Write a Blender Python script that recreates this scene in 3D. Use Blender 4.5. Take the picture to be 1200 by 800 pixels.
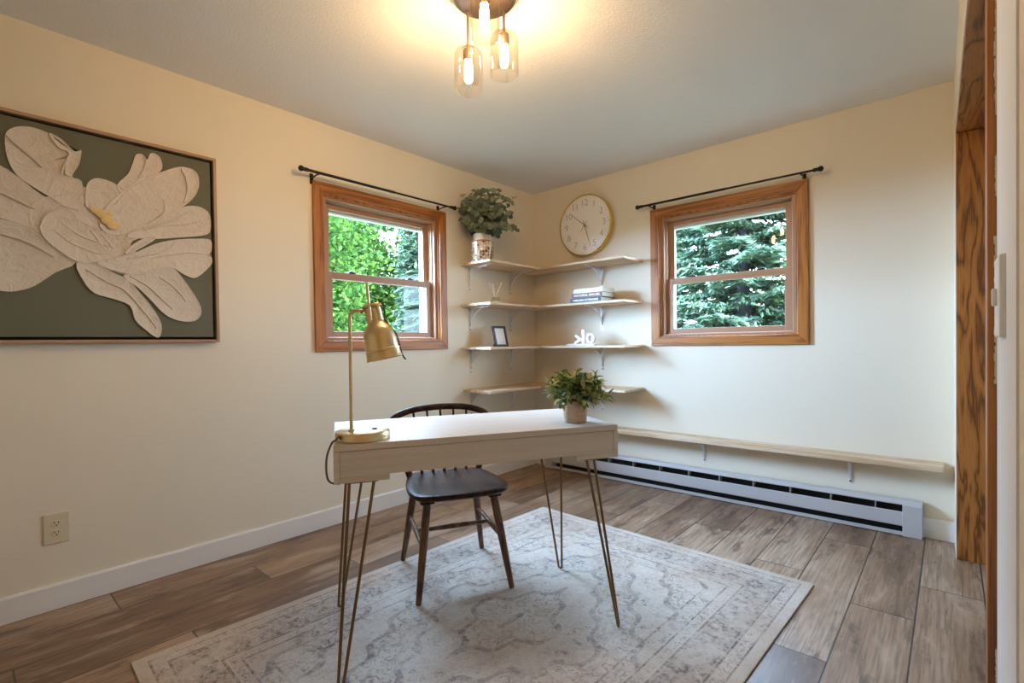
import bpy, bmesh, math, random
import numpy as np
from mathutils import Vector, Matrix
random.seed(7); rng = np.random.default_rng(7)
for o in list(bpy.data.objects): bpy.data.objects.remove(o)
SC = bpy.context.scene; COL = SC.collection
PI = math.pi

# ------------------------------------------------------------------ camera, sky, sun, exposure
cd = bpy.data.cameras.new('camera'); cam = bpy.data.objects.new('camera', cd); COL.objects.link(cam); SC.camera = cam
def rot(yaw, pitch, roll):
    f = Vector((-math.sin(yaw)*math.cos(pitch), math.cos(yaw)*math.cos(pitch), math.sin(pitch)))
    r = Vector((math.cos(yaw), math.sin(yaw), 0)); u = r.cross(f)
    return r*math.cos(roll)+u*math.sin(roll), u*math.cos(roll)-r*math.sin(roll), f
R_, U_, F_ = rot(0.7296, -0.0141, -0.0147)
CAM = Vector((2.8313, -3.5358, 1.0899))
cam.matrix_world = Matrix(((R_.x, U_.x, -F_.x, CAM.x), (R_.y, U_.y, -F_.y, CAM.y), (R_.z, U_.z, -F_.z, CAM.z), (0, 0, 0, 1)))
cd.sensor_width = 36; cd.lens = 581.69/1200*36; cd.shift_x = 4.85/1200; cd.shift_y = 11.25/1200
cd.clip_start = 0.01; cd.clip_end = 200
SC.view_settings.view_transform = 'Standard'; SC.view_settings.look = 'None'
SC.view_settings.gamma = 1; SC.view_settings.use_curve_mapping = False
SC.view_settings.exposure = 0.42
cy = SC.cycles
cy.use_denoising = True; cy.max_bounces = 10; cy.diffuse_bounces = 6; cy.glossy_bounces = 4; cy.transparent_max_bounces = 24
cy.sample_clamp_indirect = 6; cy.caustics_reflective = False; cy.caustics_refractive = False
SKY_STRENGTH = 26.0; SKY_BOOST = 2.35; SUN_STRENGTH = 10.0; BULB = 325.0
w = bpy.data.worlds.new('sky'); SC.world = w; w.use_nodes = True
nt = w.node_tree; bg = nt.nodes['Background']
tc = nt.nodes.new('ShaderNodeTexCoord'); sp = nt.nodes.new('ShaderNodeSeparateXYZ'); cr = nt.nodes.new('ShaderNodeValToRGB')
nt.links.new(tc.outputs['Generated'], sp.inputs[0]); nt.links.new(sp.outputs[2], cr.inputs[0]); nt.links.new(cr.outputs[0], bg.inputs[0])
cr.color_ramp.elements[0].position = 0.0; cr.color_ramp.elements[0].color = (.54, .72, .93, 1)
cr.color_ramp.elements[1].position = 0.7; cr.color_ramp.elements[1].color = (.44, .66, 1.0, 1)
# a broad bright lobe added to the unseen sky to brighten the back wall
vm = nt.nodes.new('ShaderNodeVectorMath'); vm.operation = 'DOT_PRODUCT'; vm.inputs[1].default_value = Vector((-.62, -.55, .56)).normalized()
nt.links.new(tc.outputs['Generated'], vm.inputs[0])
c2 = nt.nodes.new('ShaderNodeValToRGB'); nt.links.new(vm.outputs['Value'], c2.inputs[0])
c2.color_ramp.elements[0].position = .35; c2.color_ramp.elements[0].color = (0, 0, 0, 1)
c2.color_ramp.elements[1].position = .9; c2.color_ramp.elements[1].color = (SKY_BOOST*.43, SKY_BOOST*.70, SKY_BOOST*1.12, 1)
ad = nt.nodes.new('ShaderNodeMix'); ad.data_type = 'RGBA'; ad.blend_type = 'ADD'; ad.inputs[0].default_value = 1; ad.clamp_result = False
nt.links.new(cr.outputs[0], ad.inputs[6]); nt.links.new(c2.outputs[0], ad.inputs[7]); nt.links.new(ad.outputs[2], bg.inputs[0])
bg.inputs[1].default_value = SKY_STRENGTH
sl = bpy.data.lights.new('sun', 'SUN'); sl.energy = SUN_STRENGTH; sl.angle = .02; sl.color = (1, .93, .82)
so = bpy.data.objects.new('sun', sl); COL.objects.link(so); so.rotation_euler = Vector((-.5, .45, -.75)).to_track_quat('-Z', 'Y').to_euler()
def portal(name, loc, direction, sx, sy):
    l = bpy.data.lights.new(name, 'AREA'); l.shape = 'RECTANGLE'; l.size = sx; l.size_y = sy; l.cycles.is_portal = True
    o = bpy.data.objects.new(name, l); COL.objects.link(o); o.location = loc; o.rotation_euler = Vector(direction).to_track_quat('-Z', 'Z').to_euler()
portal('portal', (-.17, -1.578, 1.57), (1, 0, 0), .92, .92)
portal('portal', (1.659, .17, 1.57), (0, -1, 0), .92, .92)

# ------------------------------------------------------------------ helpers
def new_bm(): return bmesh.new()
def box(bm, x0, x1, y0, y1, z0, z1):
    vs = [bm.verts.new(v) for v in ((x0,y0,z0),(x1,y0,z0),(x1,y1,z0),(x0,y1,z0),(x0,y0,z1),(x1,y0,z1),(x1,y1,z1),(x0,y1,z1))]
    for f in ((3,2,1,0),(4,5,6,7),(0,1,5,4),(1,2,6,5),(2,3,7,6),(3,0,4,7)): bm.faces.new([vs[i] for i in f])
def prism(bm, poly, a0, a1, axis='z'):
    """polygon given in the other two axes (x,y / x,z / y,z), extruded along axis"""
    def P(u, v, a): return {'z': (u, v, a), 'y': (u, a, v), 'x': (a, u, v)}[axis]
    lo = [bm.verts.new(P(u, v, a0)) for u, v in poly]; hi = [bm.verts.new(P(u, v, a1)) for u, v in poly]
    n = len(poly)
    bm.faces.new(lo[::-1]); bm.faces.new(hi)
    for i in range(n): bm.faces.new((lo[i], lo[(i+1) % n], hi[(i+1) % n], hi[i]))
def tube(bm, pts, r, seg=10, closed=False):
    pts = [Vector(p) for p in pts]; n = len(pts)
    rs = r if isinstance(r, (list, tuple)) else [r]*n
    tang = []
    for i in range(n):
        if closed: t = pts[(i+1) % n]-pts[i-1]
        else: t = pts[min(i+1, n-1)]-pts[max(i-1, 0)]
        tang.append(t.normalized())
    a = Vector((0, 0, 1)) if abs(tang[0].z) < .9 else Vector((1, 0, 0))
    nrm = (a-tang[0]*a.dot(tang[0])).normalized(); rings = []
    for i in range(n):
        nrm = (nrm-tang[i]*nrm.dot(tang[i])).normalized(); b = tang[i].cross(nrm)
        rings.append([bm.verts.new(pts[i]+(nrm*math.cos(2*PI*k/seg)+b*math.sin(2*PI*k/seg))*rs[i]) for k in range(seg)])
    for i in range(n if closed else n-1):
        A = rings[i]; B = rings[(i+1) % n]
        for k in range(seg): bm.faces.new((A[k], A[(k+1) % seg], B[(k+1) % seg], B[k]))
    if not closed: bm.faces.new(rings[0][::-1]); bm.faces.new(rings[-1])
def lathe(bm, prof, seg=32, c=(0, 0, 0), M=None, cap=True):
    uv = bm.loops.layers.uv.verify()
    rings = []; L = len(prof)
    for (r, z) in prof:
        ring = []
        for k in range(seg):
            v = Vector((r*math.cos(2*PI*k/seg), r*math.sin(2*PI*k/seg), z))
            if M: v = M @ v
            ring.append(bm.verts.new(v+Vector(c)))
        rings.append(ring)
    for i in range(L-1):
        for k in range(seg):
            f = bm.faces.new((rings[i][k], rings[i][(k+1) % seg], rings[i+1][(k+1) % seg], rings[i+1][k]))
            for lp, (uu, vv) in zip(f.loops, ((k, prof[i][1]), (k+1, prof[i][1]), (k+1, prof[i+1][1]), (k, prof[i+1][1]))): lp[uv].uv = (uu/seg, vv)
    if cap:
        if prof[0][0] > 1e-5: bm.faces.new(rings[0][::-1])
        if prof[-1][0] > 1e-5: bm.faces.new(rings[-1])
def sphere(bm, c, r, seg=14, rings=8, sz=1):
    lathe(bm, [(max(r*math.sin(PI*i/rings), 1e-4), -r*sz*math.cos(PI*i/rings)) for i in range(rings+1)], seg, c, cap=False)
def smooth_poly(pts, k=3, closed=True):
    out = []; n = len(pts)
    for i in range(n):
        p0, p1, p2, p3 = pts[i-1], pts[i], pts[(i+1) % n], pts[(i+2) % n]
        for j in range(k):
            t = j/k
            out.append(tuple(.5*((2*b)+(-a+c)*t+(2*a-5*b+4*c-d)*t*t+(-a+3*b-3*c+d)*t**3) for a, b, c, d in zip(p0, p1, p2, p3)))
    return out
def obj(name, bm, m, parent=None, smooth=False, bevel=0, loc=None, segs=2, angle=40, rotz=None):
    bmesh.ops.recalc_face_normals(bm, faces=bm.faces)
    me = bpy.data.meshes.new(name); bm.to_mesh(me); bm.free()
    return link(name, me, m, parent, smooth, bevel, loc, segs, angle, rotz)
def link(name, me, m, parent=None, smooth=False, bevel=0, loc=None, segs=2, angle=40, rotz=None):
    o = bpy.data.objects.new(name, me); COL.objects.link(o)
    if m: me.materials.append(m)
    if smooth:
        me.shade_smooth()
        if smooth is True:
            try: me.set_sharp_from_angle(angle=math.radians(angle))
            except Exception: pass
    if bevel:
        b = o.modifiers.new('bevel', 'BEVEL'); b.width = bevel; b.segments = segs; b.limit_method = 'ANGLE'; b.angle_limit = math.radians(40)
    if parent: o.parent = parent
    if loc: o.location = loc
    if rotz is not None: o.rotation_euler = (0, 0, rotz)
    return o
def tag(o, label, cat, group=None):
    o['label'] = label; o['category'] = cat
    if group: o['group'] = group
    return o
def thing(name, label, cat, loc=(0, 0, 0), rotz=0, group=None):
    o = bpy.data.objects.new(name, None); o.empty_display_size = .05; COL.objects.link(o); o.location = loc; o.rotation_euler = (0, 0, rotz)
    return tag(o, label, cat, group)
def struct(o): o['kind'] = 'structure'; return o
def text_mesh(s, size, extrude=.0005, thin=0.0):
    c = bpy.data.curves.new('t', 'FONT'); c.body = s; c.size = size; c.extrude = extrude; c.align_x = 'CENTER'; c.align_y = 'CENTER'; c.offset = thin
    t = bpy.data.objects.new('t', c); COL.objects.link(t)
    dg = bpy.context.evaluated_depsgraph_get(); dg.update()
    me = bpy.data.meshes.new_from_object(t.evaluated_get(dg)); bpy.data.objects.remove(t); bpy.data.curves.remove(c)
    return me

# ------------------------------------------------------------------ materials
class NT:
    def __init__(s, name):
        s.m = bpy.data.materials.new(name); s.m.use_nodes = True; s.t = s.m.node_tree; s.b = s.t.nodes['Principled BSDF']
        s._co = None
    def n(s, ty, **k):
        x = s.t.nodes.new('ShaderNode'+ty)
        for a, v in k.items(): setattr(x, a, v)
        return x
    def inp(s, node, i, v):
        if v is None: return
        if hasattr(v, 'is_linked') or isinstance(v, bpy.types.NodeSocket): s.t.links.new(v, node.inputs[i])
        else:
            sk = node.inputs[i]
            if sk.type == 'RGBA' and len(v) == 3: v = (*v, 1)
            sk.default_value = v
    def co(s, kind='Object'):
        if not s._co: s._co = s.n('TexCoord')
        return s._co.outputs[kind]
    def map(s, v, scale=(1, 1, 1), loc=(0, 0, 0), rotv=(0, 0, 0)):
        x = s.n('Mapping'); s.inp(x, 0, v); x.inputs['Scale'].default_value = scale; x.inputs['Location'].default_value = loc; x.inputs['Rotation'].default_value = rotv
        return x.outputs[0]
    def math(s, op, a, b=None, c=None):
        x = s.n('Math', operation=op); s.inp(x, 0, a); s.inp(x, 1, b)
        if c is not None: s.inp(x, 2, c)
        return x.outputs[0]
    def noise(s, v, scale, detail=3, rough=.5, dist=0):
        x = s.n('TexNoise'); s.inp(x, 'Vector', v); x.inputs['Scale'].default_value = scale; x.inputs['Detail'].default_value = detail
        x.inputs['Roughness'].default_value = rough; x.inputs['Distortion'].default_value = dist
        return x.outputs[0]
    def ramp(s, f, *stops, interp='LINEAR'):
        x = s.n('ValToRGB'); s.inp(x, 0, f); e = x.color_ramp.elements; x.color_ramp.interpolation = interp
        while len(e) < len(stops): e.new(.5)
        for el, (p, c) in zip(e, stops):
            el.position = p; el.color = (*c, 1) if not isinstance(c, (int, float)) else (c, c, c, 1)
        return x.outputs[0]
    def mix(s, f, a, b, mode='MIX'):
        x = s.n('Mix', data_type='RGBA', blend_type=mode); s.inp(x, 0, f); s.inp(x, 6, a); s.inp(x, 7, b)
        return x.outputs[2]
    def sep(s, v):
        x = s.n('SeparateXYZ'); s.inp(x, 0, v); return x.outputs
    def comb(s, a, b, c=0.0):
        x = s.n('CombineXYZ'); s.inp(x, 0, a); s.inp(x, 1, b); s.inp(x, 2, c); return x.outputs[0]
    def bump(s, h, strength=.2, dist=.01):
        x = s.n('Bump'); s.inp(x, 'Height', h); x.inputs['Strength'].default_value = strength; x.inputs['Distance'].default_value = dist
        s.t.links.new(x.outputs[0], s.b.inputs['Normal'])
    def set(s, **k):
        for a, v in k.items(): s.inp(s.b, a.replace('_', ' '), v)
        return s.m
def plain(name, col, rough=.5, metal=0, var=.06, scale=8, **k):
    t = NT(name); f = t.noise(t.co(), scale, 4)
    c = t.mix(f, tuple(max(0, x*(1-var)) for x in col), tuple(min(1, x*(1+var)) for x in col))
    return t.set(Base_Color=c, Roughness=rough, Metallic=metal, **k)
def painted_wall(name, col, bscale, bstr, rough=.75, bd=.003):
    t = NT(name); v = t.co(); f = t.noise(v, 1.3, 3)
    c = t.mix(f, tuple(x*.975 for x in col), tuple(min(1, x*1.02) for x in col))
    t.bump(t.noise(v, bscale, 4, .6), bstr, bd)
    return t.set(Base_Color=c, Roughness=rough)
def wood(name, dark, mid, light, axis=0, scale=1.0, rough=.4, ring=5.0, stretch=.1, coat=0):
    """grain runs along axis"""
    t = NT(name); sc = [1.0*scale]*3; sc[axis] = stretch*scale
    v = t.map(t.co(), tuple(sc))
    warp = t.noise(v, 3.0, 3, .55, .4)
    rings = t.math('FRACT', t.math('MULTIPLY', warp, ring))
    tri = t.math('ABSOLUTE', t.math('SUBTRACT', rings, .5))
    fine = list(sc); fine[axis] *= .25
    f2 = t.noise(t.map(t.co(), tuple(fine)), 90, 2)
    g = t.math('ADD', t.math('MULTIPLY', tri, 1.3), t.math('MULTIPLY', t.math('SUBTRACT', f2, .5), .9))
    c = t.ramp(g, (.05, dark), (.32, mid), (.75, light))
    t.bump(g, .08, .002)
    return t.set(Base_Color=c, Roughness=rough, Coat_Weight=coat)
M = {}
M['wall'] = painted_wall('cream wall paint', (.81, .74, .605), 170, .10)
M['ceiling'] = painted_wall('stippled ceiling', (.82, .835, .85), 95, .45, .9, .006)
M['trim_white'] = plain('white trim paint', (.83, .82, .80), .4, var=.02)
M['strip_white'] = painted_wall('primer white', (.86, .87, .88), 170, .1)
OAKC = ((.20, .064, .010), (.38, .132, .022), (.46, .178, .034))
for i, a in enumerate('xyz'): M['oak_'+a] = wood('golden oak '+a, *OAKC, axis=i, scale=7, rough=.42, ring=4, stretch=.05, coat=.0)
JAMBC = ((.15, .050, .011), (.38, .140, .029), (.46, .185, .042))
for i, a in enumerate('xyz'): M['jamb_'+a] = wood('dark oak '+a, *JAMBC, axis=i, scale=3.4, rough=.42, ring=8, stretch=.13, coat=.0)
M['sash'] = plain('tan sash vinyl', (.38, .215, .125), .42, var=.03)
M['vinyl'] = plain('white vinyl', (.86, .87, .88), .4, var=.01)
PINE = ((.56, .39, .23), (.70, .54, .37), (.78, .65, .49))
for i, a in enumerate('xyz'): M['pine_'+a] = wood('raw pine '+a, *PINE, axis=i, scale=4.5, rough=.55, ring=3, stretch=.06)
M['black_metal'] = plain('black metal', (.018, .016, .015), .4, .6)
M['white_metal'] = plain('white bracket steel', (.80, .80, .80), .35, .2, var=.02)
M['heater'] = plain('heater enamel', (.53, .52, .525), .38, .0, var=.03)
M['heater_dark'] = plain('heater fins', (.012, .012, .014), .6)
M['brass'] = NT('antique brass'); _t = M['brass']
_f = _t.noise(_t.map(_t.co(), (1, 1, 30)), 14, 3)
_t.b.inputs['Anisotropic'].default_value = .3
M['brass'] = _t.set(Base_Color=_t.mix(_f, (.64, .49, .26), (.76, .61, .36)), Metallic=1.0, Roughness=.33)
M['hairpin'] = plain('bronze hairpin steel', (.22, .135, .06), .34, .85)
M['bronze'] = plain('fixture bronze', (.17, .12, .085), .35, .8)
M['gold'] = plain('gold plastic', (.80, .56, .16), .22, .9, var=.04)
M['clock_face'] = plain('clock face', (.90, .89, .875), .6, var=.01)
M['grey_ink'] = plain('grey numerals', (.34, .29, .24), .5)
M['hand_gold'] = plain('hands', (.42, .31, .16), .4, .5)
M['seat_dark'] = wood('espresso seat', (.020, .009, .004), (.038, .018, .009), (.060, .030, .016), axis=1, scale=5, rough=.36, ring=4, coat=.0)
M['seat_dark'].node_tree.nodes['Principled BSDF'].inputs['Specular IOR Level'].default_value = .10
M['walnut'] = wood('walnut legs', (.045, .019, .008), (.12, .052, .021), (.18, .082, .034), axis=2, scale=8, rough=.35, ring=4)
M['desk'] = NT('whitewashed desk'); _t = M['desk']
_g = _t.noise(_t.map(_t.co(), (2.2, 60, 60)), 1.0, 4, .6)
_t.bump(_g, .05, .001)
M['desk'] = _t.set(Base_Color=_t.ramp(_g, (.3, (.62, .55, .47)), (.7, (.73, .66, .58))), Roughness=.42)
M['ivory'] = plain('ivory plastic', (.72, .63, .45), .35, var=.02)
M['ivory_dark'] = plain('outlet slots', (.10, .07, .04), .6)
M['plate_white'] = plain('plate white', (.80, .78, .72), .35, var=.02)
M['pot'] = NT('terracotta washed pot'); _t = M['pot']
_g = _t.noise(_t.map(_t.co(), (1, 1, 6)), 24, 4)
M['pot'] = _t.set(Base_Color=_t.ramp(_g, (.3, (.50, .36, .25)), (.7, (.62, .47, .35))), Roughness=.8)
M['soil'] = plain('soil', (.05, .035, .02), .95, var=.4, scale=90)
M['paper'] = plain('book pages', (.80, .77, .70), .8, var=.04, scale=40)
M['book_white'] = plain('off white cover', (.80, .79, .77), .5, var=.02)
M['book_brown'] = plain('brown cover', (.16, .062, .035), .5, var=.05)
M['book_navy'] = plain('navy cover', (.016, .02, .042), .5, var=.05)
M['letter'] = plain('cover lettering', (.85, .82, .76), .5, var=.01)
M['ceramic'] = plain('white ceramic', (.86, .86, .86), .3, var=.01)
M['frame_black'] = plain('black frame', (.016, .015, .014), .4)
M['print'] = NT('sketch print'); _t = M['print']
_g = _t.noise(_t.co(), 26, 5, .7, 1.5)
M['print'] = _t.set(Base_Color=_t.ramp(_g, (.56, (.78, .78, .80)), (.66, (.55, .54, .56)), (.75, (.78, .78, .80))), Roughness=.25)
M['reed'] = plain('reed', (.66, .53, .36), .7)
M['cord'] = plain('brown fabric cord', (.16, .10, .06), .8, var=.3, scale=200)
M['cord_black'] = plain('dark cord', (.03, .028, .025), .6)
M['canvas'] = painted_wall('olive canvas', (.135, .135, .088), 220, .3, .75)
M['impasto'] = NT('impasto paint'); _t = M['impasto']
_g = _t.noise(_t.map(_t.co(), (1, 1, 1)), 16, 5, .65, 1.2)
_t.bump(_g, .8, .012)
M['impasto'] = _t.set(Base_Color=_t.mix(_g, (.66, .58, .49), (.73, .65, .56)), Roughness=.7)
M['gold_leaf'] = plain('gold leaf', (.66, .50, .24), .5, .3, var=.25, scale=60)
M['canvas_frame_x'] = plain('light walnut frame', (.40, .25, .16), .5, var=.1, scale=30)
M['gap'] = plain('frame gap', (.015, .012, .01), .9)

def glass(name, tint=(1, 1, 1), ior=1.45, edge=.6, base=.035):
    m = bpy.data.materials.new(name); m.use_nodes = True; t = m.node_tree; t.nodes.remove(t.nodes['Principled BSDF'])
    tr = t.nodes.new('ShaderNodeBsdfTransparent'); tr.inputs[0].default_value = (*tint, 1)
    gl = t.nodes.new('ShaderNodeBsdfGlossy'); gl.inputs['Roughness'].default_value = .02
    lw = t.nodes.new('ShaderNodeLayerWeight'); lw.inputs[0].default_value = .5
    pw = t.nodes.new('ShaderNodeMath'); pw.operation = 'POWER'; pw.inputs[1].default_value = 4.0; t.links.new(lw.outputs['Facing'], pw.inputs[0])
    fr = t.nodes.new('ShaderNodeMath'); fr.operation = 'MULTIPLY_ADD'; fr.inputs[1].default_value = edge; fr.inputs[2].default_value = base; t.links.new(pw.outputs[0], fr.inputs[0])
    mx = t.nodes.new('ShaderNodeMixShader'); t.links.new(fr.outputs[0], mx.inputs[0]); t.links.new(tr.outputs[0], mx.inputs[1]); t.links.new(gl.outputs[0], mx.inputs[2])
    t.links.new(mx.outputs[0], t.nodes['Material Output'].inputs[0]); return m
M['window_glass'] = glass('window glass', (.97, .99, .98), 1.5, .30, .012)
M['clear_glass'] = glass('clear glass', (.97, .955, .925), 1.5, .6, .04)
M['bottle_glass'] = glass('bottle glass', (.86, .86, .80), 1.5)
def emit(name, col, strength):
    m = bpy.data.materials.new(name); m.use_nodes = True; b = m.node_tree.nodes['Principled BSDF']
    b.inputs['Base Color'].default_value = (*col, 1); b.inputs['Emission Color'].default_value = (*col, 1); b.inputs['Emission Strength'].default_value = strength; return m
M['bulb'] = emit('glowing bulb', (1, .64, .32), BULB)

def leafmat(name, stops, rough=.5, trans=.0):
    t = NT(name); g = t.n('NewGeometry'); c = t.ramp(g.outputs['Random Per Island'], *stops)
    t.set(Base_Color=c, Roughness=rough)
    if trans:
        tl = t.n('BsdfTranslucent'); t.inp(tl, 0, c); mx = t.n('MixShader'); mx.inputs[0].default_value = trans
        t.t.links.new(t.b.outputs[0], mx.inputs[1]); t.t.links.new(tl.outputs[0], mx.inputs[2]); t.t.links.new(mx.outputs[0], t.t.nodes['Material Output'].inputs[0])
    return t.m
M['eucalyptus'] = leafmat('eucalyptus leaf', ((0, (.08, .105, .075)), (.5, (.155, .185, .12)), (1, (.27, .285, .16))), .65)
M['houseplant'] = leafmat('plant leaf', ((0, (.07, .12, .03)), (.4, (.17, .245, .07)), (.8, (.34, .40, .13)), (1, (.50, .50, .26))), .6)
M['deciduous'] = leafmat('maple leaf', ((0, (.012, .036, .004)), (.5, (.034, .080, .010)), (1, (.085, .14, .018))), .9, .35)
M['spruce'] = leafmat('spruce needle', ((0, (.022, .040, .026)), (.5, (.060, .100, .058)), (1, (.125, .170, .085))), .9, .2)
M['deciduous'].node_tree.nodes['Principled BSDF'].inputs['Specular IOR Level'].default_value = .2
M['spruce'].node_tree.nodes['Principled BSDF'].inputs['Specular IOR Level'].default_value = .2
M['houseplant'].node_tree.nodes['Principled BSDF'].inputs['Specular IOR Level'].default_value = .2
M['eucalyptus'].node_tree.nodes['Principled BSDF'].inputs['Specular IOR Level'].default_value = .2
M['bark'] = plain('bark', (.03, .027, .027), .9, var=.3, scale=18)
M['grass'] = plain('lawn', (.035, .042, .022), .9, var=.4, scale=3)
M['stem'] = plain('stem', (.10, .09, .05), .7)

# plank floor: boards run along y, 0.208 wide
def floor_mat():
    t = NT('rustic plank floor'); x, y, z = t.sep(t.co())[:3]
    u = t.math('DIVIDE', t.math('SUBTRACT', x, .02), .208); iu = t.math('FLOOR', u); fu = t.math('FRACT', u)
    wn = t.n('TexWhiteNoise', noise_dimensions='1D'); t.inp(wn, 'W', iu)
    off = t.math('ADD', t.math('MULTIPLY', t.math('FRACT', t.math('MULTIPLY', iu, .618)), 1.22), t.math('MULTIPLY', wn.outputs[0], .15))
    v = t.math('DIVIDE', t.math('ADD', t.math('ADD', y, 20.08), off), 1.22); iv = t.math('FLOOR', v); fv = t.math('FRACT', v)
    h = t.n('TexWhiteNoise', noise_dimensions='2D'); t.inp(h, 'Vector', t.comb(iu, iv)); hs = t.sep(h.outputs[1])
    gx = t.math('MINIMUM', fu, t.math('SUBTRACT', 1.0, fu)); gy = t.math('MINIMUM', fv, t.math('SUBTRACT', 1.0, fv))
    groove = t.math('MINIMUM', t.math('MULTIPLY', gx, .208), t.math('MULTIPLY', gy, 1.22))
    gm = t.ramp(t.math('DIVIDE', groove, .004), (.35, 0.0), (.9, 1.0))
    p = t.comb(t.math('ADD', x, t.math('MULTIPLY', hs[0], 9.0)), t.math('ADD', y, t.math('MULTIPLY', hs[1], 17.0)), 0.0)
    big = t.noise(t.map(p, (5, 1.1, 1)), 1.2, 5, .62, .3)
    grain = t.noise(t.map(p, (60, 2.2, 1)), 1.6, 4, .6, .3)
    blot = t.noise(t.map(p, (8, 2.0, 1)), 1.2, 6, .68, .35)
    base = t.ramp(t.math('ADD', t.math('MULTIPLY', big, .8), t.math('MULTIPLY', t.math('SUBTRACT', hs[2], .5), .34)), (.22, (.15, .084, .049)), (.44, (.345, .215, .132)), (.66, (.49, .36, .26)))
    c = t.mix(t.ramp(grain, (.38, .6), (.58, 0.0)), base, (.13, .075, .045))
    c = t.mix(t.ramp(blot, (.54, 0.0), (.68, .6)), c, (.50, .385, .285))
    c = t.mix(t.ramp(blot, (.36, .8), (.46, 0.0)), c, (.085, .050, .032))
    c = t.mix(gm, (.045, .03, .022), c)
    t.bump(t.math('ADD', gm, t.math('MULTIPLY', grain, .15)), .25, .003)
    r = t.math('ADD', .26, t.math('MULTIPLY', grain, .2))
    return t.set(Base_Color=c, Roughness=r)
M['floor'] = floor_mat()

def rug_mat():
    HX, HY = .786, 1.102
    t = NT('faded rug'); x, y, z = t.sep(t.co())[:3]
    ax = t.math('ABSOLUTE', x); ay = t.math('ABSOLUTE', y)
    d = t.math('MINIMUM', t.math('SUBTRACT', HX, ax), t.math('SUBTRACT', HY, ay))
    sym = t.comb(ax, ay)
    def band(lo, hi): return t.math('MULTIPLY', t.math('GREATER_THAN', d, lo), t.math('LESS_THAN', d, hi))
    def cell(scale):                                   # repeating rosettes on a square lattice
        q = t.map(sym, (scale, scale, 1)); qx, qy, _ = t.sep(q)[:3]
        dx = t.math('SUBTRACT', t.math('FRACT', qx), .5); dy = t.math('SUBTRACT', t.math('FRACT', qy), .5)
        rr = t.math('SQRT', t.math('ADD', t.math('POWER', dx, 2.0), t.math('POWER', dy, 2.0))); an = t.math('ARCTAN2', dy, dx)
        petal = t.math('MULTIPLY', t.math('SINE', t.math('MULTIPLY', an, 6.0)), .06)
        return t.math('ABSOLUTE', t.math('SUBTRACT', t.math('ADD', rr, petal), .27))
    ros = t.math('LESS_THAN', cell(5.6), .075); ros2 = t.math('LESS_THAN', cell(9.2), .09)
    lace = t.ramp(t.noise(sym, 26, 4, .65, 2.6), (.49, 0.0), (.57, 1.0))
    lace2 = t.ramp(t.noise(sym, 52, 3, .6, 1.8), (.50, 0.0), (.60, 1.0))
    med = t.math('ADD', t.math('MULTIPLY', ax, 1.55), ay)
    scal = t.math('MULTIPLY', t.math('SINE', t.math('MULTIPLY', t.math('SUBTRACT', t.math('MULTIPLY', ax, 1.55), ay), 22.0)), .03)
    medr = t.math('LESS_THAN', t.math('FRACT', t.math('MULTIPLY', t.math('ADD', med, scal), 3.6)), .16)
    medz = t.math('LESS_THAN', t.math('FRACT', t.math('MULTIPLY', t.math('ADD', med, scal), 1.8)), .5)
    field = t.math('MAXIMUM', t.math('MULTIPLY', medr, .8), t.math('MAXIMUM', t.math('MULTIPLY', lace, t.math('ADD', .30, t.math('MULTIPLY', medz, .5))), t.math('MULTIPLY', t.math('MULTIPLY', ros, lace2), .8)))
    bord = t.math('MAXIMUM', t.math('MULTIPLY', ros2, .8), t.math('MULTIPLY', lace2, .55))
    inB = band(.10, .215); inS = t.math('MAXIMUM', band(.045, .085), band(.235, .265))
    lines = t.math('MAXIMUM', t.math('MAXIMUM', band(.040, .047), band(.088, .098)), t.math('MAXIMUM', band(.217, .228), t.math('MAXIMUM', band(.268, .277), band(.335, .343))))
    inF = t.math('GREATER_THAN', d, .28)
    pat = t.math('ADD', t.math('MULTIPLY', inB, t.math('ADD', .32, t.math('MULTIPLY', bord, .75))), t.math('MULTIPLY', inS, t.math('MULTIPLY', lace2, .8)))
    pat = t.math('ADD', pat, t.math('MULTIPLY', inF, field)); pat = t.math('MAXIMUM', pat, t.math('MULTIPLY', lines, .95))
    wear = t.ramp(t.noise(t.co(), 5, 6, .75, 1.0), (.34, .15), (.54, 1.0))
    wear2 = t.ramp(t.noise(t.co(), 38, 4, .7, .5), (.36, .12), (.54, 1.0))
    fine = t.noise(t.map(t.co(), (170, 30, 1)), 1, 3, .6)
    fine2 = t.noise(t.map(t.co(), (26, 180, 1)), 1, 3, .6)
    pat = t.math('MULTIPLY', t.math('MULTIPLY', t.math('MULTIPLY', pat, wear), wear2), t.ramp(t.math('MULTIPLY', t.math('ADD', fine, fine2), .5), (.38, .4), (.52, 1.0)))
    hue = t.noise(t.co(), 2.6, 4, .6)
    ground = t.mix(t.ramp(hue, (.38, 0.0), (.60, 1.0)), (.56, .50, .425), (.47, .375, .295))
    ink = t.mix(t.ramp(t.noise(t.co(), 4, 3), (.42, 0.0), (.58, 1.0)), (.085, .072, .085), (.20, .125, .095))
    c = t.mix(t.math('MINIMUM', t.math('MULTIPLY', pat, 1.0), .90), ground, ink)
    c = t.mix(t.ramp(t.math('MULTIPLY', t.math('ADD', fine, fine2), .5), (.38, .38), (.52, 0.0)), c, (.30, .255, .235))
    t.bump(t.math('ADD', fine, fine2), .3, .002)
    return t.set(Base_Color=c, Roughness=.95)
M['rug'] = rug_mat()

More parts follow.
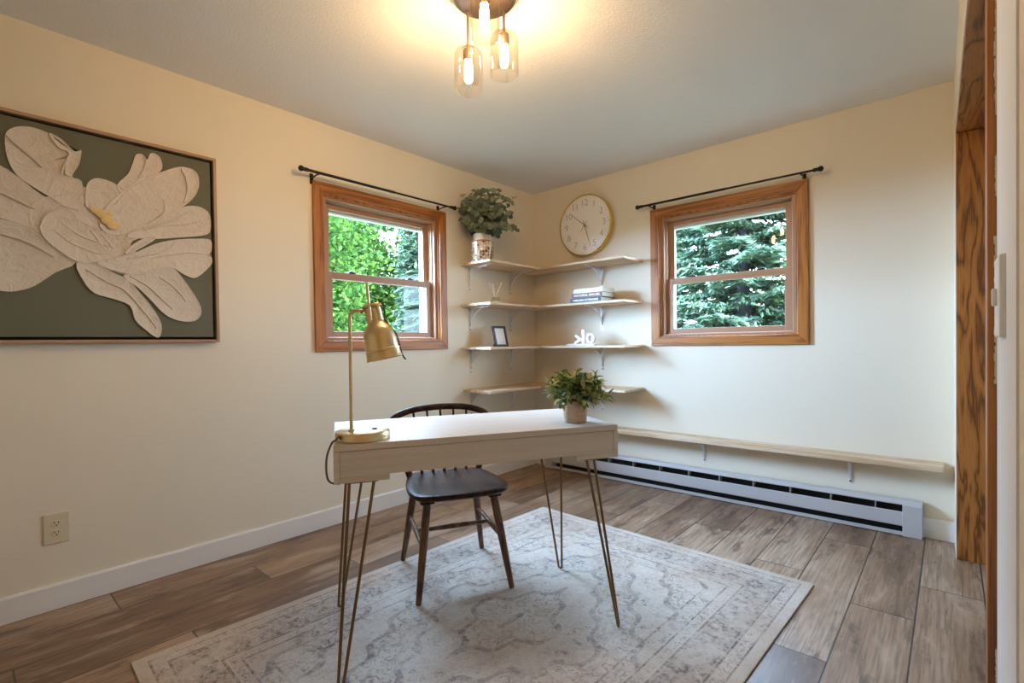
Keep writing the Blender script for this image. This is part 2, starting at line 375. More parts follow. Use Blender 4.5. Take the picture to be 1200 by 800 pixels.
def vase_mat():
    t = NT('gold mosaic'); uv = t.co('UV')
    v = t.n('TexVoronoi', feature='DISTANCE_TO_EDGE'); t.inp(v, 'Vector', t.map(uv, (26, 46, 1))); v.inputs['Scale'].default_value = 1; v.inputs['Randomness'].default_value = .55
    v2 = t.n('TexVoronoi', feature='F1'); t.inp(v2, 'Vector', t.map(uv, (26, 46, 1))); v2.inputs['Scale'].default_value = 1; v2.inputs['Randomness'].default_value = .55
    edge = t.ramp(v.outputs[0], (.10, 1.0), (.2, 0.0)); cellc = t.sep(v2.outputs[1])[0]
    cell = t.ramp(cellc, (.40, (.05, .035, .022)), (.5, (.62, .52, .41)), (.9, (.74, .69, .62)), interp='LINEAR')
    c = t.mix(edge, cell, (.50, .30, .15)); t.bump(edge, .6, .003)
    return t.set(Base_Color=c, Metallic=.4, Roughness=.35)
M['mosaic'] = vase_mat()

# ------------------------------------------------------------------ room shell
H = 2.44
def panel_wall(name, axis, thick, u0, u1, hole, z1=H+.1):
    """wall in the plane axis=0 growing outward by thick, with one window hole (ua, ub, za, zb)"""
    bm = new_bm(); ua, ub, za, zb = hole
    for (a, b, c, d) in ((u0, ua, -.1, z1), (ub, u1, -.1, z1), (ua, ub, -.1, za), (ua, ub, zb, z1)):
        if axis == 'x': box(bm, -thick, 0, a, b, c, d)
        else: box(bm, a, b, 0, thick, c, d)
    bmesh.ops.remove_doubles(bm, verts=bm.verts, dist=1e-5)
    return struct(obj(name, bm, M['wall']))
ZT, ZB = 2.018, 1.122
panel_wall('wall_left', 'x', .16, -4.6, .16, (-2.036, -1.120, ZB, ZT))
panel_wall('wall_back', 'y', .16, 0, 4.7, (1.202, 2.117, ZB, ZT))
bm = new_bm(); box(bm, -.16, 4.7, -4.7, -4.6, -.1, H+.1); struct(obj('wall_front', bm, M['wall']))
bm = new_bm(); box(bm, 4.6, 4.7, -4.6, 0, -.1, H+.1); struct(obj('wall_hall', bm, M['wall']))
bm = new_bm(); box(bm, -.16, 4.7, -4.7, .16, -.12, 0); struct(obj('floor', bm, M['floor']))
bm = new_bm(); box(bm, -.16, 4.7, -4.7, .16, H, H+.12); struct(obj('ceiling', bm, M['ceiling']))
# right-hand wall with the cased opening; its face leans by about a degree
def fx(y): return 2.845+(-.268-y)*.0176
YF, YN, ZH, WT = -.268, -2.44, 2.079, .13
bm = new_bm()
prism(bm, [(fx(0)+.001, 0), (fx(YF)+.001, YF+.02), (fx(YF)+WT, YF+.02), (fx(0)+WT, 0)], 0, H)
prism(bm, [(fx(YN)+.001, YN), (fx(-4.6), -4.6), (fx(-4.6)+WT, -4.6), (fx(YN)+WT, YN)], 0, H)
prism(bm, [(fx(YF)+.001, YF+.02), (fx(YN)+.001, YN), (fx(YN)+WT, YN), (fx(YF)+WT, YF+.02)], ZH+.02, H)
struct(obj('wall_right', bm, M['wall']))
bm = new_bm(); prism(bm, [(fx(YF)+.003, YF), (fx(YF)+.003, YF+.02), (fx(YF)+WT+.01, YF+.02), (fx(YF)+WT+.01, YF)], 0, ZH)
struct(obj('trim_1', bm, M['jamb_z'], bevel=.002))
bm = new_bm(); prism(bm, [(fx(YF)+.003, YF+.02), (fx(YN)+.003, YN), (fx(YN)+WT+.01, YN), (fx(YF)+WT+.01, YF+.02)], ZH, ZH+.02)
struct(obj('trim_2', bm, M['jamb_y'], bevel=.002))
bm = new_bm(); prism(bm, [(fx(YN)-.012, YN-.0), (fx(YN)-.012, YN-.055), (fx(YN)+.004, YN-.055), (fx(YN)+.004, YN)], 0, H)
struct(obj('trim_3', bm, M['oak_z'], bevel=.002))
bm = new_bm(); prism(bm, [(fx(YN)-.0015, YN-.056), (fx(-2.72)-.0015, -2.72), (fx(-2.72)+.004, -2.72), (fx(YN)+.004, YN-.056)], 0, H)
struct(obj('trim_4', bm, M['strip_white']))
# torn paint and caulk left along the casing edge
bm = new_bm()
edge = [(fx(YN)-.0125-.0018*random.random(), z) for z in np.linspace(.9, 2.2, 60)]
for (a, b) in ((1.02, 1.24), (1.42, 1.62), (.55, .62), (1.3, 1.36)):
    zs = np.linspace(a, b, 40)
    for z0, z1 in zip(zs[:-1], zs[1:]):
        wd = .0008+.0035*random.random()*(1 if b-a > .1 else .5)
        box(bm, fx(YN)-.002-wd*.7, fx(YN)+.0005, YN-.0575-.001, YN-.0553, z0, z1)
struct(obj('trim_5', bm, M['ivory']))
bm = new_bm(); prism(bm, [(0, 0), (.013, 0), (.013, .098), (.009, .106), (0, .106)], -4.6, 0, 'y'); struct(obj('baseboard_left', bm, M['trim_white']))
bm = new_bm(); prism(bm, [(0, 0), (-.013, 0), (-.013, .098), (-.009, .106), (0, .106)], .013, fx(0)+.001, 'x'); struct(obj('baseboard_back', bm, M['trim_white']))

# ------------------------------------------------------------------ windows
def window(name, P, rotz, label=None):
    """local frame: x along the wall seen from inside, y into the room, z up; origin at the middle of the opening on the wall face"""
    root = bpy.data.objects.new(name, None); root.empty_display_size = .05; COL.objects.link(root); root.location = P; root.rotation_euler = (0, 0, rotz); struct(root)
    hw, z0, z1 = .4575, ZB, ZT; co, ci = .5185, .4545   # casing outer, inner
    zt, zb = 2.080, 1.060; zit, zib = 2.016, 1.126
    for s in (-1, 1):
        bm = new_bm(); prism(bm, [(s*co, zb), (s*ci, zib), (s*ci, zit), (s*co, zt)], 0, .019, 'y'); obj('casing_stile', bm, M['oak_z'], root, bevel=.003)
    for (a, b) in ((zt, zit), (zb, zib)):
        bm = new_bm(); prism(bm, [(-co, a), (-ci, b), (ci, b), (co, a)], 0, .019, 'y'); obj('casing_rail', bm, M['oak_x'], root, bevel=.003)
    def ring(bm, ox, oz0, oz1, wx, wz0, wz1, y0, y1):
        box(bm, -ox, -ox+wx, y0, y1, oz0, oz1); box(bm, ox-wx, ox, y0, y1, oz0, oz1)
        box(bm, -ox+wx, ox-wx, y0, y1, oz0, oz0+wz0); box(bm, -ox+wx, ox-wx, y0, y1, oz1-wz1, oz1)
    bm = new_bm(); ring(bm, hw, z0, z1, .012, .012, .012, -.10, .004); obj('jamb_liner', bm, M['oak_z'], root, bevel=.001)
    bm = new_bm(); ring(bm, hw-.012, z0+.012, z1-.012, .022, .012, .016, -.035, -.012); obj('stop_bead', bm, M['sash'], root, bevel=.002)
    bm = new_bm(); ring(bm, hw-.012, z0+.012, z1-.012, .030, .014, .020, -.115, -.036); obj('frame_channel', bm, M['sash'], root)
    bm = new_bm(); ring(bm, hw, z0, z1, .060, .03, .080, -.16, -.116); obj('exterior_frame', bm, M['vinyl'], root)
    zm = 1.538
    for nm, yy, a, b, rb, rt, sx in (('upper_sash', -.092, zm-.022, z1-.034, .044, .030, .046), ('lower_sash', -.060, z0+.028, zm+.020, .036, .044, .046)):
        bm = new_bm(); ox = hw-.040; ring(bm, ox, a, b, sx, rb, rt, yy-.014, yy+.014)
        s_ = obj(nm, bm, M['sash'], root, bevel=.002)
        bm = new_bm(); box(bm, -ox+sx-.004, ox-sx+.004, yy-.002, yy+.002, a+rb-.004, b-rt+.004); obj('glass_pane', bm, M['window_glass'], s_)
        if nm == 'lower_sash':
            for s in (-1, 1):
                bm = new_bm(); box(bm, s*.23-.026, s*.23+.026, yy-.010, yy+.012, b, b+.010); box(bm, s*.23-.012, s*.23+.012, yy-.006, yy+.008, b+.010, b+.015)
                obj('latch', bm, M['black_metal'], s_, bevel=.002)
    return root
window('window_1', (0, -1.578, 0), -PI/2)
window('window_2', (1.659, 0, 0), PI)

# ------------------------------------------------------------------ painting
paint = thing('flower_painting', 'large framed canvas of a cream flower in thick paint on olive green', 'painting', (0, -3.25, 1.585))
PX, PY, PZ = paint.location
y1, y0, z0, z1 = -2.623-PY, -3.86-PY, 1.1215-PZ, 2.054-PZ
bm = new_bm(); box(bm, .004, .032, y0+.026, y1-.026, z0+.026, z1-.026); obj('canvas', bm, M['canvas'], paint, bevel=.002)
bm = new_bm(); box(bm, .001, .006, y0+.008, y1-.008, z0+.008, z1-.008); obj('backing', bm, M['gap'], paint)
bm = new_bm()
for (a, b, c, d) in ((y0, y0+.014, z0, z1), (y1-.014, y1, z0, z1), (y0+.014, y1-.014, z0, z0+.014), (y0+.014, y1-.014, z1-.014, z1)): box(bm, .001, .042, a, b, c, d)
obj('frame', bm, M['canvas_frame_x'], paint, bevel=.0015)
PET = {
'base':[(-3.26,1.73),(-3.19,1.76),(-3.13,1.80),(-3.05,1.76),(-2.99,1.66),(-2.94,1.615),(-2.985,1.57),(-2.92,1.48),(-2.99,1.43),(-3.10,1.455),(-3.19,1.47),(-3.26,1.53),(-3.31,1.60),(-3.31,1.68)],
'B':[(-3.44,1.80),(-3.397,1.824),(-3.338,1.783),(-3.277,1.732),(-3.202,1.697),(-3.257,1.661),(-3.283,1.616),(-3.279,1.559),(-3.342,1.599),(-3.401,1.616),(-3.52,1.60),(-3.63,1.63),(-3.68,1.70),(-3.66,1.78),(-3.56,1.83)],
'C':[(-3.55,1.585),(-3.401,1.612),(-3.342,1.603),(-3.279,1.566),(-3.239,1.518),(-3.178,1.465),(-3.241,1.418),(-3.306,1.357),(-3.358,1.332),(-3.407,1.33),(-3.50,1.36),(-3.59,1.44),(-3.61,1.53)],
'A':[(-3.38,1.946),(-3.354,1.986),(-3.308,2.002),(-3.256,1.995),(-3.213,1.975),(-3.172,1.939),(-3.149,1.951),(-3.157,1.89),(-3.181,1.831),(-3.151,1.82),(-3.144,1.746),(-3.15,1.699),(-3.202,1.697),(-3.245,1.725),(-3.298,1.757),(-3.348,1.794),(-3.375,1.857)],
'E':[(-3.14,1.731),(-3.136,1.793),(-3.124,1.826),(-3.097,1.845),(-3.058,1.842),(-3.027,1.83),(-3.002,1.807),(-3.035,1.745),(-3.073,1.714),(-3.127,1.701)],
'F':[(-3.027,1.833),(-2.987,1.89),(-2.969,1.942),(-2.956,1.986),(-2.93,1.993),(-2.913,1.973),(-2.902,2.004),(-2.882,2.01),(-2.86,1.993),(-2.855,1.947),(-2.887,1.906),(-2.942,1.861),(-3.008,1.798)],
'H':[(-2.775,1.78),(-2.714,1.797),(-2.672,1.784),(-2.655,1.758),(-2.655,1.687),(-2.686,1.657),(-2.807,1.627),(-2.893,1.609),(-2.997,1.602),(-2.946,1.65),(-2.848,1.721)],
'G':[(-3.008,1.806),(-2.941,1.877),(-2.858,1.93),(-2.8,1.966),(-2.756,1.978),(-2.711,1.958),(-2.704,1.89),(-2.729,1.832),(-2.775,1.78),(-2.848,1.721),(-2.905,1.661),(-2.973,1.634),(-3.038,1.603),(-3.093,1.633),(-3.073,1.714)],
'L':[(-3.175,1.462),(-3.114,1.472),(-3.054,1.437),(-3.001,1.41),(-2.952,1.349),(-2.9,1.271),(-2.873,1.205),(-2.881,1.15),(-2.902,1.15),(-2.942,1.187),(-2.975,1.227),(-2.993,1.291),(-3.056,1.319),(-3.117,1.339),(-3.153,1.389)],
'K':[(-3.016,1.425),(-2.95,1.442),(-2.853,1.485),(-2.808,1.469),(-2.738,1.364),(-2.706,1.296),(-2.71,1.252),(-2.741,1.225),(-2.801,1.227),(-2.858,1.255),(-2.912,1.319),(-2.959,1.373)],
'J':[(-2.988,1.523),(-2.893,1.584),(-2.807,1.617),(-2.717,1.635),(-2.655,1.637),(-2.654,1.58),(-2.672,1.557),(-2.654,1.553),(-2.656,1.512),(-2.721,1.443),(-2.767,1.448),(-2.839,1.483),(-2.951,1.439),(-3.028,1.439),(-3.108,1.474)],
'D':[(-3.202,1.692),(-3.169,1.658),(-3.123,1.628),(-3.038,1.603),(-3.006,1.584),(-3.014,1.533),(-3.052,1.496),(-3.114,1.474),(-3.172,1.47),(-3.239,1.518),(-3.281,1.57),(-3.283,1.616),(-3.257,1.664)],
'I':[(-3.007,1.529),(-2.974,1.573),(-2.92,1.613),(-2.889,1.608),(-2.948,1.557),(-2.988,1.526)],
'M':[(-3.251,1.992),(-3.213,1.979),(-3.172,1.939),(-3.149,1.951),(-3.157,1.901),(-3.182,1.835),(-3.204,1.837),(-3.2,1.89),(-3.191,1.929),(-3.224,1.942)],
'N':[(-2.778,1.965),(-2.741,1.976),(-2.708,1.955),(-2.704,1.89),(-2.732,1.832),(-2.771,1.798),(-2.755,1.861),(-2.76,1.925)],
}
for i, (k, pts) in enumerate(PET.items()):
    pp = smooth_poly([(a-PY, b-PZ) for a, b in pts], 3); top = .036+.0006*i
    bm = new_bm(); prism(bm, pp, .030, top, 'x'); bm.faces.ensure_lookup_table()
    capf = [f for f in bm.faces if len(f.verts) == len(pp) and abs(f.calc_center_median().x-top) < 1e-6]
    r1 = bmesh.ops.inset_individual(bm, faces=capf, thickness=.006, depth=0)
    r2 = bmesh.ops.inset_individual(bm, faces=capf, thickness=.010, depth=0)
    for v in capf[0].verts: v.co.x -= .003
    bmesh.ops.triangulate(bm, faces=[f for f in bm.faces if len(f.verts) > 4])
    obj('petal', bm, M['impasto'], paint, smooth=True, angle=60)
RIDGES = [[(-3.378,1.948),(-3.345,1.915),(-3.31,1.885),(-3.275,1.845)],[(-3.20,1.89),(-3.21,1.86),(-3.215,1.83)],[(-3.41,1.72),(-3.36,1.70),(-3.30,1.67)],[(-3.42,1.55),(-3.36,1.545),(-3.30,1.52),(-3.25,1.48)],
 [(-3.24,1.60),(-3.20,1.555),(-3.15,1.53),(-3.09,1.515)],[(-3.22,1.635),(-3.17,1.59),(-3.11,1.565),(-3.05,1.55)],[(-3.13,1.615),(-3.10,1.575),(-3.085,1.54)],[(-3.09,1.60),(-3.065,1.57),(-3.05,1.54)],
 [(-2.86,1.80),(-2.848,1.755),(-2.87,1.715),(-2.92,1.675)],[(-2.76,1.76),(-2.80,1.72),(-2.86,1.69),(-2.94,1.65)],[(-2.70,1.73),(-2.76,1.70),(-2.86,1.675),(-2.93,1.64)],[(-2.92,1.975),(-2.925,1.93),(-2.95,1.88)],
 [(-2.66,1.555),(-2.74,1.565),(-2.82,1.545),(-2.90,1.515)],[(-2.82,1.60),(-2.85,1.56),(-2.92,1.53),(-3.0,1.505)],[(-2.99,1.42),(-2.93,1.39),(-2.88,1.34),(-2.83,1.28)],[(-2.88,1.43),(-2.82,1.39),(-2.77,1.32)],[(-3.14,1.43),(-3.07,1.39),(-3.01,1.36),(-2.95,1.28),(-2.90,1.19)]]
ZL = {}
for pts in RIDGES:
    q = smooth_poly([(a-PY, b-PZ) for a, b in pts], 4)[:-4]+[(pts[-1][0]-PY, pts[-1][1]-PZ)]
    k = len(q); bm = new_bm(); tube(bm, [(.0385, a, b) for a, b in q], [.0015+.0035*math.sin(PI*(i+.5)/k) for i in range(k)], 8); obj('paint_ridge', bm, M['impasto'], paint, smooth=True)
bm = new_bm()
for (yy, zz, r) in ((-3.067, 1.666, .024), (-3.05, 1.645, .02), (-3.085, 1.69, .02), (-3.112, 1.705, .014), (-3.06, 1.69, .014), (-3.035, 1.65, .012), (-3.10, 1.695, .016)):
    sphere(bm, (.0395, yy-PY, zz-PZ), r, 10, 6, 1)
for v in bm.verts: v.co.x = .0445+(v.co.x-.0395)*.07
obj('stamens', bm, M['gold_leaf'], paint, smooth=True)

# ------------------------------------------------------------------ outlet and switch
out = thing('electrical_outlet', 'ivory duplex outlet low on the cream wall below the painting', 'outlet', (0, -3.258, .339))
bm = new_bm(); box(bm, 0, .006, -.042, .042, -.064, .064); obj('cover_plate', bm, M['ivory'], out, bevel=.004)
for s in (-1, 1):
    bm = new_bm(); lathe(bm, [(.001, 0), (.016, 0), (.016, .003), (.0155, .004), (.001, .004)], 20, (0, 0, 0), Matrix.Rotation(PI/2, 4, 'Y'))
    for v in bm.verts: v.co.y *= 1.06; v.co.z = v.co.z*.85+s*.02; v.co.x += .005
    rc = obj('receptacle', bm, M['ivory'], out, smooth=True)
    bm = new_bm()
    box(bm, .0088, .0095, -.0075, -.0045, s*.02+.001, s*.02+.009); box(bm, .0088, .0095, .0045, .0075, s*.02+.001, s*.02+.009)
    lathe(bm, [(.0005, 0), (.003, 0), (.003, .0007), (.0005, .0007)], 8, (.0088, 0, s*.02-.006), Matrix.Rotation(PI/2, 4, 'Y')); obj('slots', bm, M['ivory_dark'], rc)
sw = thing('light_switch', 'off white switch plate on the wall beside the oak casing', 'switch', (fx(-2.6), -2.585, 1.144), .0176)
bm = new_bm(); box(bm, -.009, .002, -.035, .035, -.055, .055); obj('cover_plate', bm, M['plate_white'], sw, bevel=.003)
bm = new_bm(); box(bm, -.014, -.008, -.005, .005, -.012, .012); obj('toggle', bm, M['plate_white'], sw, bevel=.002)

# ------------------------------------------------------------------ curtain rods
def rod(label, P, length, rotz):
    t = thing('curtain_rod', label, 'curtain rod', P, rotz, 'curtain rods'); h = length/2
    bm = new_bm(); tube(bm, [(-h+.03, 0, 0), (.05, 0, 0)], .0085, 12); tube(bm, [(.05, 0, 0), (h-.03, 0, 0)], .0068, 12); obj('rod', bm, M['black_metal'], t, smooth=True)
    for s in (-1, 1):
        bm = new_bm(); sphere(bm, (s*(h-.016), 0, 0), .0165, 14, 10); tube(bm, [(s*(h-.055), 0, 0), (s*(h-.028), 0, 0)], .0115, 12); obj('finial', bm, M['black_metal'], t, smooth=True)
        bx = s*(h-.115)
        bm = new_bm(); tube(bm, [(bx, -.006, -.006), (bx, .03, -.012), (bx, .076, -.016)], .0045, 8); box(bm, bx-.010, bx+.010, .072, .0795, -.05, .012); box(bm, bx-.006, bx+.006, -.013, .013, -.014, -.0085); obj('bracket', bm, M['black_metal'], t, bevel=.001)
# local +y points to the wall
rod('black curtain rod above the window nearest the flower painting', (.08, -1.6125, 2.105), 1.20, PI/2)
rod('black curtain rod above the window to the right of the wall clock', (1.6615, -.08, 2.103), 1.215, 0)

# ------------------------------------------------------------------ corner shelves
def bracket_bm(drop=.19, arm=.24):
    """arm along +x from the wall x=0, top at z=0"""
    bm = new_bm(); w_ = .011
    box(bm, 0, .003, -w_, w_, -drop, 0); box(bm, 0, arm, -w_, w_, -.003, 0)
    pts = []
    for i in range(13):
        a = i/12; ang = a*PI/2
        pts.append((.004+(arm*.86)*(1-math.cos(ang)), -(drop*.84)*(1-math.sin(ang))-.003))
    for (p, q) in zip(pts[:-1], pts[1:]):
        d = Vector((q[0]-p[0], q[1]-p[1])).normalized()*.0015; nx, nz = -d.y, d.x
        vs = []
        prism(bm, [(p[0]-nx, p[1]-nz), (q[0]-nx, q[1]-nz), (q[0]+nx, q[1]+nz), (p[0]+nx, p[1]+nz)], -w_*.75, w_*.75, 'y')
    box(bm, .002, arm*.8, -.0015, .0015, -.014, -.003); box(bm, .002, .014, -.0015, .0015, -drop*.8, -.003)
    return bm
def screw_bm():
    bm = new_bm(); lathe(bm, [(.0005, .0055), (.003, .005), (.005, .003), (.005, 0)], 10, (0, 0, 0), Matrix.Rotation(PI/2, 4, 'Y')); return bm
br_me = None
def add_brackets(root, spots, drop=.19, arm=.24):
    """spots: (x, y, z, rot) in the shelf's frame"""
    for (x, y, z, r) in spots:
        b = obj('bracket', bracket_bm(drop, arm), M['white_metal'], root, loc=(x, y, z), rotz=r)
        for dz in (-.022, -drop+.014):
            s_ = obj('screw', screw_bm(), M['bronze'], b, loc=(.003, 0, dz))
D = .305; TH = .018
def shelf_left(zt, label, cut=False):
    t = thing('wall_shelf', label, 'shelf', (0, -.6, zt), 0, 'corner wall shelves')
    bm = new_bm(); prism(bm, [(.002, -.30), (D, -.30), (D, .296), (.002, .296)], -TH, 0); obj('board', bm, M['pine_y'], t, bevel=.002)
    add_brackets(t, [(0, -.212, -TH, 0), (0, .27, -TH, 0)])
def shelf_right(zt, label):
    t = thing('wall_shelf', label, 'shelf', (.535, 0, zt), 0, 'corner wall shelves')
    bm = new_bm(); box(bm, -.533, .535, -.302, -.002, -TH, 0); obj('board', bm, M['pine_x'], t, bevel=.002)
    add_brackets(t, [(.17, 0, -TH, -PI/2)])
SZ = (1.718, 1.403, 1.070, .742)
for z, n in zip(SZ, ('pine shelf under the gold vase of eucalyptus', 'pine shelf holding the reed diffuser', 'pine shelf holding the small black picture frame', 'empty lowest pine shelf on the wall with the near window')): shelf_left(z, n)
for z, n in zip(SZ, ('empty pine shelf right under the round wall clock', 'pine shelf holding the stack of three books', 'pine shelf holding the white letter ornament', 'empty lowest pine shelf partly behind the small desk plant')): shelf_right(z, n)

# ledge above the heater
t = thing('wall_ledge', 'long narrow pine ledge on the wall just above the baseboard heater', 'shelf', (1.71, 0, .422))
bm = new_bm(); prism(bm, [(-.002, 0), (-.13, 0), (-.13, -.036), (-.002, -.036)], -1.09, 1.09, 'x'); obj('board', bm, M['pine_x'], t, bevel=.007, segs=3)
add_brackets(t, [(x, 0, -.036, -PI/2) for x in (-.95, -.185, .672)], .15, .11)

# ------------------------------------------------------------------ baseboard heater
t = thing('baseboard_heater', 'long low electric baseboard heater with dark louvres along the back wall', 'heater', (1.44, 0, 0))
x0, x1 = -1.285, 1.272
bm = new_bm(); box(bm, x0, x1, -.016, -.013, .01, .19); obj('back_panel', bm, M['heater_dark'], t)
bm = new_bm(); prism(bm, [(-.013, .195), (-.052, .195), (-.066, .178), (-.066, .172), (-.050, .172), (-.05, .188), (-.013, .188)], x0, x1, 'x'); obj('top_cover', bm, M['heater'], t)
bm = new_bm(); prism(bm, [(-.068, .134), (-.073, .130), (-.073, .060), (-.068, .056), (-.064, .056), (-.064, .134)], x0+.08, x1-.082, 'x'); obj('front_panel', bm, M['heater'], t)
bm = new_bm(); prism(bm, [(-.013, .006), (-.074, .006), (-.074, .026), (-.070, .026), (-.070, .010), (-.013, .010)], x0, x1, 'x'); obj('base_rail', bm, M['heater'], t)
for (a, b) in ((x0, x0+.082), (x1-.084, x1)):
    bm = new_bm(); prism(bm, [(-.013, .002), (-.076, .002), (-.076, .172), (-.066, .190), (-.052, .198), (-.013, .198)], a, b, 'x'); obj('end_cap', bm, M['heater'], t, bevel=.002)
bm = new_bm(); xx = x0+.12
while xx < x1-.1: box(bm, xx, xx+.0025, -.064, -.016, .05, .122); xx += .006*4
obj('heating_fins', bm, M['heater_dark'], t)
for i in range(11):
    xx = x0+.2+i*.215
    bm = new_bm(); box(bm, xx, xx+.004, -.067, -.016, .135, .176); obj('louvre_support', bm, M['heater'], t)

# ------------------------------------------------------------------ wall clock
ck = thing('wall_clock', 'round white wall clock with gold rim and thin grey numerals', 'clock', (.578, 0, 2.06))
RC = .252
bm = new_bm(); RX = Matrix.Rotation(PI/2, 4, 'X')
lathe(bm, [(RC-.006, 0), (RC, .004), (RC, .046), (RC-.004, .050), (RC-.010, .050), (RC-.012, .044), (RC-.012, .0)], 64, (0, 0, 0), RX, cap=False); obj('rim', bm, M['gold'], ck, smooth=True)
bm = new_bm(); lathe(bm, [(.001, .0), (RC-.006, .0), (RC-.008, .040), (.001, .040)], 64, (0, -.002, 0), RX); 
for n in range(60):
    a = 2*PI*n/60; l = .008 if n % 5 else .012
    c0 = Vector((math.sin(a), 0, math.cos(a))); s0 = Vector((c0.z, 0, -c0.x))*(.0009 if n % 5 else .0016)
    q = [bm.verts.new(c0*rr+ss+Vector((0, -.0424, 0))) for rr, ss in ((.228, -s0), (.228-l, -s0), (.228-l, s0), (.228, s0))]; f = bm.faces.new(q); f.material_index = 1
dial = obj('dial', bm, M['clock_face'], ck, smooth=True); dial.data.materials.append(M['grey_ink'])
for n in range(1, 13):
    a = 2*PI*n/12; me = text_mesh(str(n), .074, .0006, -.0012); rad = .182
    o = link('numeral', me, M['grey_ink'], ck); o.rotation_euler = (PI/2, 0, 0); o.location = (math.sin(a)*rad, -.043, math.cos(a)*rad)
def hand(name, deg, l0, l1, wd, y):
    bm = new_bm(); a = math.radians(deg); c0 = Vector((math.sin(a), 0, math.cos(a))); s0 = Vector((c0.z, 0, -c0.x))
    lo = [c0*l0+s0*wd, c0*l0-s0*wd, c0*l1-s0*wd*.6, c0*l1+s0*wd*.6]
    A = [bm.verts.new(v+Vector((0, y, 0))) for v in lo]; B = [bm.verts.new(v+Vector((0, y-.0015, 0))) for v in lo]
    bm.faces.new(A); bm.faces.new(B[::-1])
    for i in range(4): bm.faces.new((A[i], A[(i+1) % 4], B[(i+1) % 4], B[i]))
    obj(name, bm, M['hand_gold'], ck)
hand('hour_hand', -51, -.035, .165, .0035, -.0445); hand('minute_hand', 163, -.04, .19, .003, -.0465); hand('second_hand', 217, -.045, .07, .0012, -.0485)
bm = new_bm(); lathe(bm, [(.001, .042), (.008, .042), (.008, .051), (.001, .052)], 16, (0, 0, 0), RX); obj('centre_pin', bm, M['hand_gold'], ck, smooth=True)

# ------------------------------------------------------------------ ceiling light
LX, LY = 1.497, -2.148
cl = thing('ceiling_light', 'bronze flush ceiling light with three hanging clear glass cylinders', 'ceiling light', (LX, LY, H))
bm = new_bm(); lathe(bm, [(.122, 0), (.122, -.022), (.118, -.028), (.104, -.030), (.100, -.036), (.094, -.040), (.001, -.040)], 48, cap=False); obj('canopy', bm, M['bronze'], cl, smooth=True)
for (dx, dy, ztop, bl) in ((.058, -.062, 2.385, 0), (-.085, -.009, 2.258, 1), (.020, .087, 2.318, 1)):
    p = obj('pendant', (lambda b: (tube(b, [(dx, dy, -.038), (dx, dy, ztop-H-.005)], .0055, 10), lathe(b, [(.001, ztop-H-.004), (.018, ztop-H-.006), (.020, ztop-H-.010), (.020, ztop-H-.045), (.016, ztop-H-.050), (.001, ztop-H-.050)], 20, (dx, dy, 0)), b)[-1])(new_bm()), M['bronze'], cl, smooth=True)
    z = ztop-H
    bm = new_bm(); R = .056; prof = [(.021, z-.004), (.036, z-.005), (.048, z-.012), (.054, z-.022), (R, z-.034), (R, z-.168)]
    lathe(bm, prof, 40, (dx, dy, 0), cap=False)
    g = obj('glass_shade', bm, M['clear_glass'], p, smooth=True)
    sd = g.modifiers.new('solid', 'SOLIDIFY'); sd.thickness = .0028
    bm = new_bm(); lathe(bm, [(.001, z-.050), (.012, z-.052), (.013, z-.060), (.0165, z-.075), (.0165, z-.115), (.012, z-.132), (.001, z-.137)], 20, (dx, dy, 0), cap=False); obj('bulb', bm, M['bulb'], p, smooth=True)

# ------------------------------------------------------------------ rug
rg = bpy.data.objects
bm = new_bm(); box(bm, -.786, .786, -1.102, 1.102, 0, .008)
r = obj('area_rug', bm, M['rug'], None, bevel=.003, loc=(1.5435, -2.08, .0005), rotz=math.radians(-2.5))
tag(r, 'faded cream and mauve vintage patterned rug under the desk and chair', 'rug')

# ------------------------------------------------------------------ desk
RUGZ = .0087
dk = thing('writing_desk', 'whitewashed writing desk with bronze hairpin legs standing on the rug', 'desk', (1.414, -2.18, 0), 1.057)
L2, W2, HT = .508, .258, .780
bm = new_bm(); box(bm, -L2, L2, -W2, W2, HT-.021, HT); obj('tabletop', bm, M['desk'], dk, bevel=.0015)
bm = new_bm(); box(bm, -L2, -L2+.018, -W2, W2, .657, HT-.0215); box(bm, L2-.018, L2, -W2, W2, .657, HT-.0215)
box(bm, -L2+.0185, L2-.0185, -W2+.002, -W2+.018, .676, HT-.0225)
box(bm, -L2+.018, L2-.018, W2-.02, W2-.004, .676, HT-.022); box(bm, -L2+.018, L2-.018, -W2+.018, W2-.02, .676, .688)
obj('apron', bm, M['desk'], dk, bevel=.001)
for s in (-1, 1):
    bm = new_bm(); a, b = (-L2+.0182, -L2+.172) if s < 0 else (L2-.172, L2-.0182); box(bm, a, b, -W2+.0015, W2-.004, .657, .6755); obj('leg_block', bm, M['desk'], dk, bevel=.001)
for su in (-1, 1):
    for sv in (-1, 1):
        A = Vector((su*.385, sv*.24, .654)); B = Vector((su*.46, sv*(.2 if su < 0 else .15), .654)); F = Vector((su*.5, sv*.262, RUGZ+.006))
        ua = (A-F).normalized(); ub = (B-F).normalized(); side = (ua-ub).normalized()
        pa = F+side*.007+ua*.02; pb = F-side*.007+ub*.02
        arc = []
        for i in range(9):
            th = PI*i/8; m = (ua+ub).normalized(); arc.append(F+m*.010+side*(.0085*math.cos(th))-m*(.0095*math.sin(th)))
        pts = [A, A+(arc[0]-A)*.5]+arc+[B+(arc[-1]-B)*.5, B]
        bm = new_bm(); tube(bm, pts, .0052, 10); lg = obj('hairpin_leg', bm, M['hairpin'], dk, smooth=True)
        bm = new_bm(); cx, cy_ = (A.x+B.x)/2, (A.y+B.y)/2; box(bm, min(A.x, B.x)-.012, max(A.x, B.x)+.012, min(A.y, B.y)-.012, max(A.y, B.y)+.012, .653, .6568); obj('mounting_plate', bm, M['hairpin'], lg, bevel=.001)

